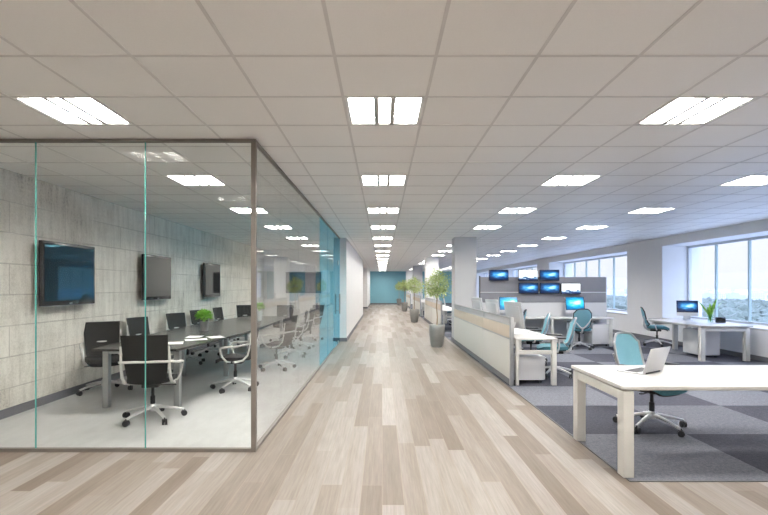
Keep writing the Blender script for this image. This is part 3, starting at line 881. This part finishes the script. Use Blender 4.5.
divider(24.5, 30.33, 'low divider between the second and third potted trees')
divider(33.2, 38.98, 'low divider beyond the third potted tree')
bench(24.6, 30.2, 'white bench desk behind the third divider run', 3)

# ---------------------------------------------------------------- computers
def make_computer(name, scr, label, w=.50, h=.30, group='all-in-one computers on the desks'):
    h = h + .06
    t = empty(name); tag(t, label, 'computer', group)
    MB().box(-.095, .095, -.07, .12, 0, .008, .003).build('foot', M['silver'], t)
    n = MB(); n.tube([(0, .11, .006), (0, .105, .08), (0, .06, .20)], [.075, .07, .06], 12, .06, (0, 1, 0)); n.build('stand', M['silver'], t)
    c = MB().box(-w / 2, w / 2, 0, .022, 0, h + .085, .006); c.box(-w / 2 + .06, w / 2 - .06, .02, .04, .05, h + .02, .012)
    co = c.build('case', M['silver'], t); co.location = (0, 0, .10); co.rotation_euler = (R(-11), 0, 0)
    b = MB().box(-w / 2 + .004, w / 2 - .004, -.0015, .0, .08, h + .081).build('bezel', M['tvframe'], co, False)
    MB().box(-w / 2 + .02, w / 2 - .02, -.003, -.0016, .095, h + .066).build('screen', scr, co, False)
    return t
def keyboard(loc, rz, label):
    t = empty('computer_keyboard', loc, rz); tag(t, label, 'keyboard', 'white keyboards on the desks')
    MB().box(-.21, .21, -.06, .06, 0, .008, .003).build('tray', M['silver'], t)
    k = MB()
    for j in range(5):
        for i in range(15): k.box(-.2 + i * .0268, -.2 + i * .0268 + .022, -.052 + j * .0212, -.052 + j * .0212 + .017, .008, .0115)
    k.build('keys', M['cabinet'], t, False)
ZD = .7205
pc = make_computer('desktop_computer', M['scr_blue'], 'white-backed computer at the open end of the bench, seen from behind')
pc.location = (2.24, 7.95, ZD); pc.rotation_euler.z = R(108)
for x, y, a, l in [(2.24, 9.45, 106, 'white-backed computer on the bench behind the second divider, seen from behind'),
                (2.24, 10.95, 105, 'white-backed computer on the bench, close to the grey column'),
                (2.26, 17.0, 84, 'computer on the second bench, first past the grey column'), (2.26, 18.6, 84, 'computer in the middle of the second bench'),
                (2.26, 20.2, 84, 'computer on the second bench near the white column'),
                (2.26, 26.0, 84, 'computer on the third bench, near its open end'), (2.26, 28.2, 84, 'computer on the third bench, near the third column')]:
    copy_tree(pc, (x, y, ZD), R(a), l)
for y, l in ((7.95, 'white keyboard on the bench at its open end'), (9.45, 'white keyboard at the second bench seat'), (10.95, 'white keyboard at the third bench seat')):
    keyboard((2.53, y, ZD), R(90), l)
p2 = make_computer('desktop_computer', M['scr_blue'], 'computer with a blue glowing screen on the window desk', .44, .22)
p2.location = (7.14, 11.2, .7255); p2.rotation_euler.z = R(-25)

# far desk row with grey screen wall
YD = 12.02
t = empty('long_desk', (2.75, YD, .006)); tag(t, 'long white desk in front of the grey screen wall', 'desk')
MB().box(0, 3.08, 0, .74, .688, .714, .003).build('desktop', M['desk'], t)
for x in (0.02, 1.5, 2.98):
    for y in (.01, .67): MB().box(x, x + .06, y, y + .06, 0, .688, .002).build('leg', M['deskleg'], t)
MB().box(.08, 2.98, .6, .64, .62, .688).build('back_rail', M['deskleg'], t, False)
t = empty('screen_wall', (2.62, 12.78, .006)); tag(t, 'grey felt screen wall with a white lower panel behind the long desk', 'office screen')
MB().box(0, 3.35, 0, .05, .02, .70).box(0, 3.35, .0, .05, .70, 1.07, .003).build('lower_panel', M['cabinet'], t, False)
MB().box(0, 3.35, 0, .05, 1.08, 1.34, .003).build('middle_panel', M['greyscreen'], t)
MB().box(0, 3.35, 0, .05, 1.365, 1.76, .003).build('upper_panel', M['greyscreen'], t)
MB().box(0, 3.35, .008, .042, 1.07, 1.08).box(0, 3.35, -.002, .052, 1.34, 1.365).build('rail', M['silver'], t, False)
MB().box(-.03, 0, 0, .05, .0, 1.79).build('end_post', M['black'], t, False)
MB().box(3.35, 3.37, 0, .05, .0, 1.76).build('end_trim', M['silver'], t, False)
MB().box(0.0, 3.35, .005, .045, .0, .02).build('plinth', M['skirting'], t, False)
for x, sc, l in ((3.30, 'scr_cyan', 'computer with a pale cyan screen on the long desk, behind the white computer backs'),
                 (5.03, 'scr_cyan', 'computer with a bright cyan screen on the long desk, above the black-framed chair')):
    o = make_computer('desktop_computer', M[sc], l, .50, .29); o.location = (x, 12.45, ZD)
pedestal((5.52, 12.34, .006), .50, .44, .55, 'white drawer pedestal beneath the end of the long desk')

def hung_monitor(x, z, scr, label):
    t = empty('hanging_monitor', (x, 12.68, z)); tag(t, label, 'monitor', 'monitors mounted on the grey screen wall')
    MB().box(-.262, .262, 0, .03, -.145, .145, .004).build('bezel', M['tvframe'], t)
    MB().box(-.248, .248, -.002, 0, -.130, .132).build('screen', scr, t, False)
    MB().box(-.04, .04, .03, .098, max(-.1, -.30), .02 if z < 1.7 else -.02).build('bracket', M['black'], t, False)
X = lambda px: (px - 382.2) / 479 * 12.68
Zp = lambda py: 1.5 + (287 - py) / 479 * 12.68
for px, py, sc, l in ((498.8, 275.2, 'scr_blue', 'blue-screened monitor in the upper row, alone next to the column'),
                      (528.2, 275.2, 'scr_white', 'white-screened monitor in the upper row'),
                      (549.5, 275.2, 'scr_blue', 'blue-screened monitor at the end of the upper row, beside the white screen'),
                      (528.6, 288.2, 'scr_blue', 'blue-screened monitor in the lower row, under the white-screened one'),
                      (549.8, 288.2, 'scr_blue', 'blue-screened monitor in the middle of the lower row'),
                      (571.0, 288.6, 'scr_white', 'white-screened monitor at the window end of the lower row')):
    hung_monitor(X(px), Zp(py), M[sc], l)

# vase with leaves and small box on window desk
t = empty('leafy_vase', (7.16, 10.45, .7255)); tag(t, 'clear glass vase with long green leaves on the window desk', 'vase')
MB().lathe([(.045, 0), (.05, .004), (.05, .18), (.046, .18), (.046, .02)], seg=20, cap=False).lathe([(.001, .004), (.046, .004)], cap=False, seg=20).build('glass', M['water'], t)
def blade(mb, a, lean, ln, w, base=(0, 0, .02)):
    ca, sa = math.cos(a), math.sin(a)
    def fn(u, v):
        r = lean * v ** 1.5; z = base[2] + ln * v * (1 - .10 * v)
        ww = w * math.sin(min(1, .12 + v * .95) * math.pi) ** .7 * (.3 + .7 * v if v < .5 else 1) * (1 if v < .97 else .3)
        s = (u - .5) * ww
        return (ca * r - sa * s, sa * r + ca * s, z), (-ca, -sa, .6)
    mb.sheet(fn, 4, 12, .0015)
f = MB()
for a, le, ln, w in ((180, .26, .40, .075), (10, .16, .46, .08), (60, .10, .36, .06), (150, .16, .34, .06), (-30, .22, .40, .06), (200, .10, .30, .05)): blade(f, R(a), le * 1.1, ln * 1.3, w * 1.25)
f.build('leaves', M['bright_leaf'], t)
t = empty('desk_clock', (7.33, 10.38, .7255), R(-15)); tag(t, 'small black box beside the leafy vase on the window desk', 'box')
MB().box(-.09, .09, -.03, .03, 0, .12, .008).build('body', M['black'], t); MB().box(-.075, .075, -.032, -.03, .015, .105).build('face', M['tvscreen'], t, False)
t.name = 'desk_box'

# ---------------------------------------------------------------- potted trees
def make_tree():
    rng = random.Random(11)
    t = empty('potted_tree')
    MB().lathe([(.125, 0), (.14, .01), (.165, .10), (.195, .30), (.20, .44), (.197, .54), (.185, .555), (.175, .55), (.17, .50)], seg=32).build('pot', M['pot'], t)
    MB().lathe([(.002, .515), (.10, .52), (.172, .508)], seg=24, cap=False).build('soil', M['soil'], t)
    tr = MB(); tr.tube([(0, 0, .50), (.012, .005, .75), (-.008, .0, 1.0), (.006, -.005, 1.25), (0, 0, 1.45)], [.018, .015, .014, .013, .010], 8)
    ends = []
    for i in range(26):
        a = i * 2.4; el = rng.uniform(-.9, 1.35); r = rng.uniform(.17, .27)
        z0 = 1.22 + .22 * rng.random()
        p1 = Vector((math.cos(a) * math.cos(el) * r, math.sin(a) * math.cos(el) * r, 1.55 + math.sin(el) * r))
        tr.tube([(0, 0, z0), Vector((p1.x * .45, p1.y * .45, (z0 + p1.z) / 2 - .01)), p1], [.006, .004, .002], 5)
        ends.append(p1)
    tr.build('trunk', M['bark'], t)
    f = MB()
    ctr = Vector((0, 0, 1.55))
    for i in range(1700):
        if rng.random() < .75:
            e = rng.choice(ends); p = e + Vector((rng.gauss(0, .07), rng.gauss(0, .07), rng.gauss(0, .06)))
        else:
            d = Vector((rng.gauss(0, 1), rng.gauss(0, 1), rng.gauss(0, 1))).normalized(); p = ctr + Vector((d.x, d.y, d.z * .85)) * .28 * rng.random() ** .4
        d = (p - ctr).normalized() + Vector((rng.uniform(-.8, .8), rng.uniform(-.8, .8), rng.uniform(-.6, .6)))
        f.leaf(p, d, rng.uniform(.02, .032), rng.uniform(.05, .085), Vector((rng.uniform(-.5, .5), rng.uniform(-.5, .5), 1)))
    f.build('foliage', M['leaf'], t, False, recalc=False)
    return t
tree = make_tree(); tag(tree, 'round-headed potted tree in a grey pot, closest one along the corridor dividers', 'potted tree', 'potted trees along the corridor')
tree.location = (1.37, 12.0, 0)
for y, a, l in ((20.4, 70, 'round-headed potted tree, second along the corridor, in a grey pot before the white column'),
                (29.3, 160, 'round-headed potted tree, third along the corridor'),
                (38.9, 250, 'round-headed potted tree nearest the teal end wall')):
    copy_tree(tree, (1.37, y, 0), R(a), l)

# ---------------------------------------------------------------- outside
G0 = -26.0
struct('ground_outside', MB().box(9, 6000, -1500, 6000, G0 - 1, G0), M['out_ground'], label='hazy low ground of the city outside', cat='ground')
rng = random.Random(4)
f = MB()
for i in range(4200):
    x = 115 + 440 * rng.random() ** .7; y = x / math.tan(rng.uniform(R(16), R(56)))
    s = rng.uniform(2.6, 6.0); hgt = rng.uniform(.7, 1.1)
    t_ = bmesh.new(); bmesh.ops.create_icosphere(t_, subdivisions=1, radius=s)
    for v in t_.verts: v.co = Vector((v.co.x * rng.uniform(.75, 1.2), v.co.y * rng.uniform(.75, 1.2), v.co.z * hgt * rng.uniform(.8, 1.15)))
    f._merge(t_, Matrix.Translation((x, y, G0 + s * .8)))
o = f.build('treetops', M['out_tree'], None, True, recalc=False); tag(o, 'grey-green belt of treetops seen far below the windows', 'trees', None, 'stuff')
fac = [mat_facade('facade_pale', (.62, .62, .60), (.22, .27, .33)), mat_facade('facade_grey', (.42, .46, .52), (.13, .18, .26)), mat_facade('facade_warm', (.60, .54, .48), (.2, .22, .26))]
protos = []
for k in range(6):
    w, dpt, hh = rng.uniform(18, 45), rng.uniform(14, 26), rng.choice((8, 10, 12, 14, 16, 19))
    b_ = MB().box(-w / 2, w / 2, -dpt / 2, dpt / 2, 0, hh); b_.box(-w / 6, w / 6, -dpt / 5, dpt / 5, hh, hh + 3); b_.box(w * .25, w * .4, -2, 3, hh, hh + 2.5)
    o = b_.build('city_building', fac[k % 3], None, False)
    tag(o, 'pale hazy city building beyond the treetops outside the windows', 'building', 'city buildings outside the windows'); protos.append(o)
placed = []
for i in range(130):
    src = protos[i % 6]; o = src if i < 6 else src.copy()
    if i >= 6: COL.objects.link(o)
    for _ in range(400):
        x = rng.uniform(680, 1000) if i < 60 else rng.uniform(1000, 2600); th = R(rng.uniform(16, 50)); y = x / math.tan(th)
        if y < 5700 and all((x - a) ** 2 + (y - b) ** 2 > 62 ** 2 for a, b in placed): break
    else: x, y = 1500 + i * 7, 5600 - (i % 5) * 90
    placed.append((x, y))
    o.location = (x, y, G0); o.rotation_euler.z = rng.uniform(0, 3.1)
# haze: a low real volume over the city
def haze(x0, x1, dens, label):
    m, nt, out = new_mat('city_haze')
    vs = nt.nodes.new('ShaderNodeVolumeScatter'); vs.inputs['Density'].default_value = dens; vs.inputs['Color'].default_value = (.60, .62, .66, 1); vs.inputs['Anisotropy'].default_value = .2
    L(nt, vs.outputs[0], out.inputs['Volume'])
    o = MB().box(x0, x1, -200, 5900, G0 + .5, 26).build('haze', m, None, False); tag(o, label, 'haze', None, 'stuff')
haze(20, 100, .0008, 'pale haze between the office windows and the treetops')
haze(585, 630, .0045, 'pale haze hanging between the treetops and the city buildings')

# ---------------------------------------------------------------- world
w = bpy.data.worlds.new('World'); scene.world = w; w.use_nodes = True
nt = w.node_tree; nt.nodes.clear()
out = nt.nodes.new('ShaderNodeOutputWorld'); bg = nt.nodes.new('ShaderNodeBackground')
tc = nt.nodes.new('ShaderNodeTexCoord'); s = nt.nodes.new('ShaderNodeSeparateXYZ'); L(nt, tc.outputs['Generated'], s.inputs[0])
r = ramp(nt, [(.0, (.175, .18, .187)), (.03, (.18, .182, .186)), (.12, (.18, .19, .205)), (.4, (.56, .70, 1.08))])
L(nt, s.outputs['Z'], r.inputs['Fac']); L(nt, r.outputs['Color'], bg.inputs['Color']); bg.inputs['Strength'].default_value = 3.9
L(nt, bg.outputs[0], out.inputs['Surface'])

# ---------------------------------------------------------------- camera
cam = bpy.data.cameras.new('camera'); co = bpy.data.objects.new('camera', cam); COL.objects.link(co)
co.location = (0, 0, 1.5); co.rotation_euler = (R(90), 0, 0)
cam.sensor_width = 36; cam.lens = 479 / 768 * 36
cam.shift_x = (384 - 382.2) / 768; cam.shift_y = 29.5 / 768
cam.clip_end = 8000
scene.camera = co
vsn = scene.view_settings
vsn.view_transform = 'Standard'; vsn.look = 'None'; vsn.gamma = 1; vsn.use_curve_mapping = False; vsn.exposure = .5
scene.cycles.transparent_max_bounces = 24
scene.cycles.max_bounces = 10; scene.cycles.diffuse_bounces = 6; scene.cycles.glossy_bounces = 5
scene.cycles.use_denoising = True
scene.cycles.sample_clamp_indirect = 6
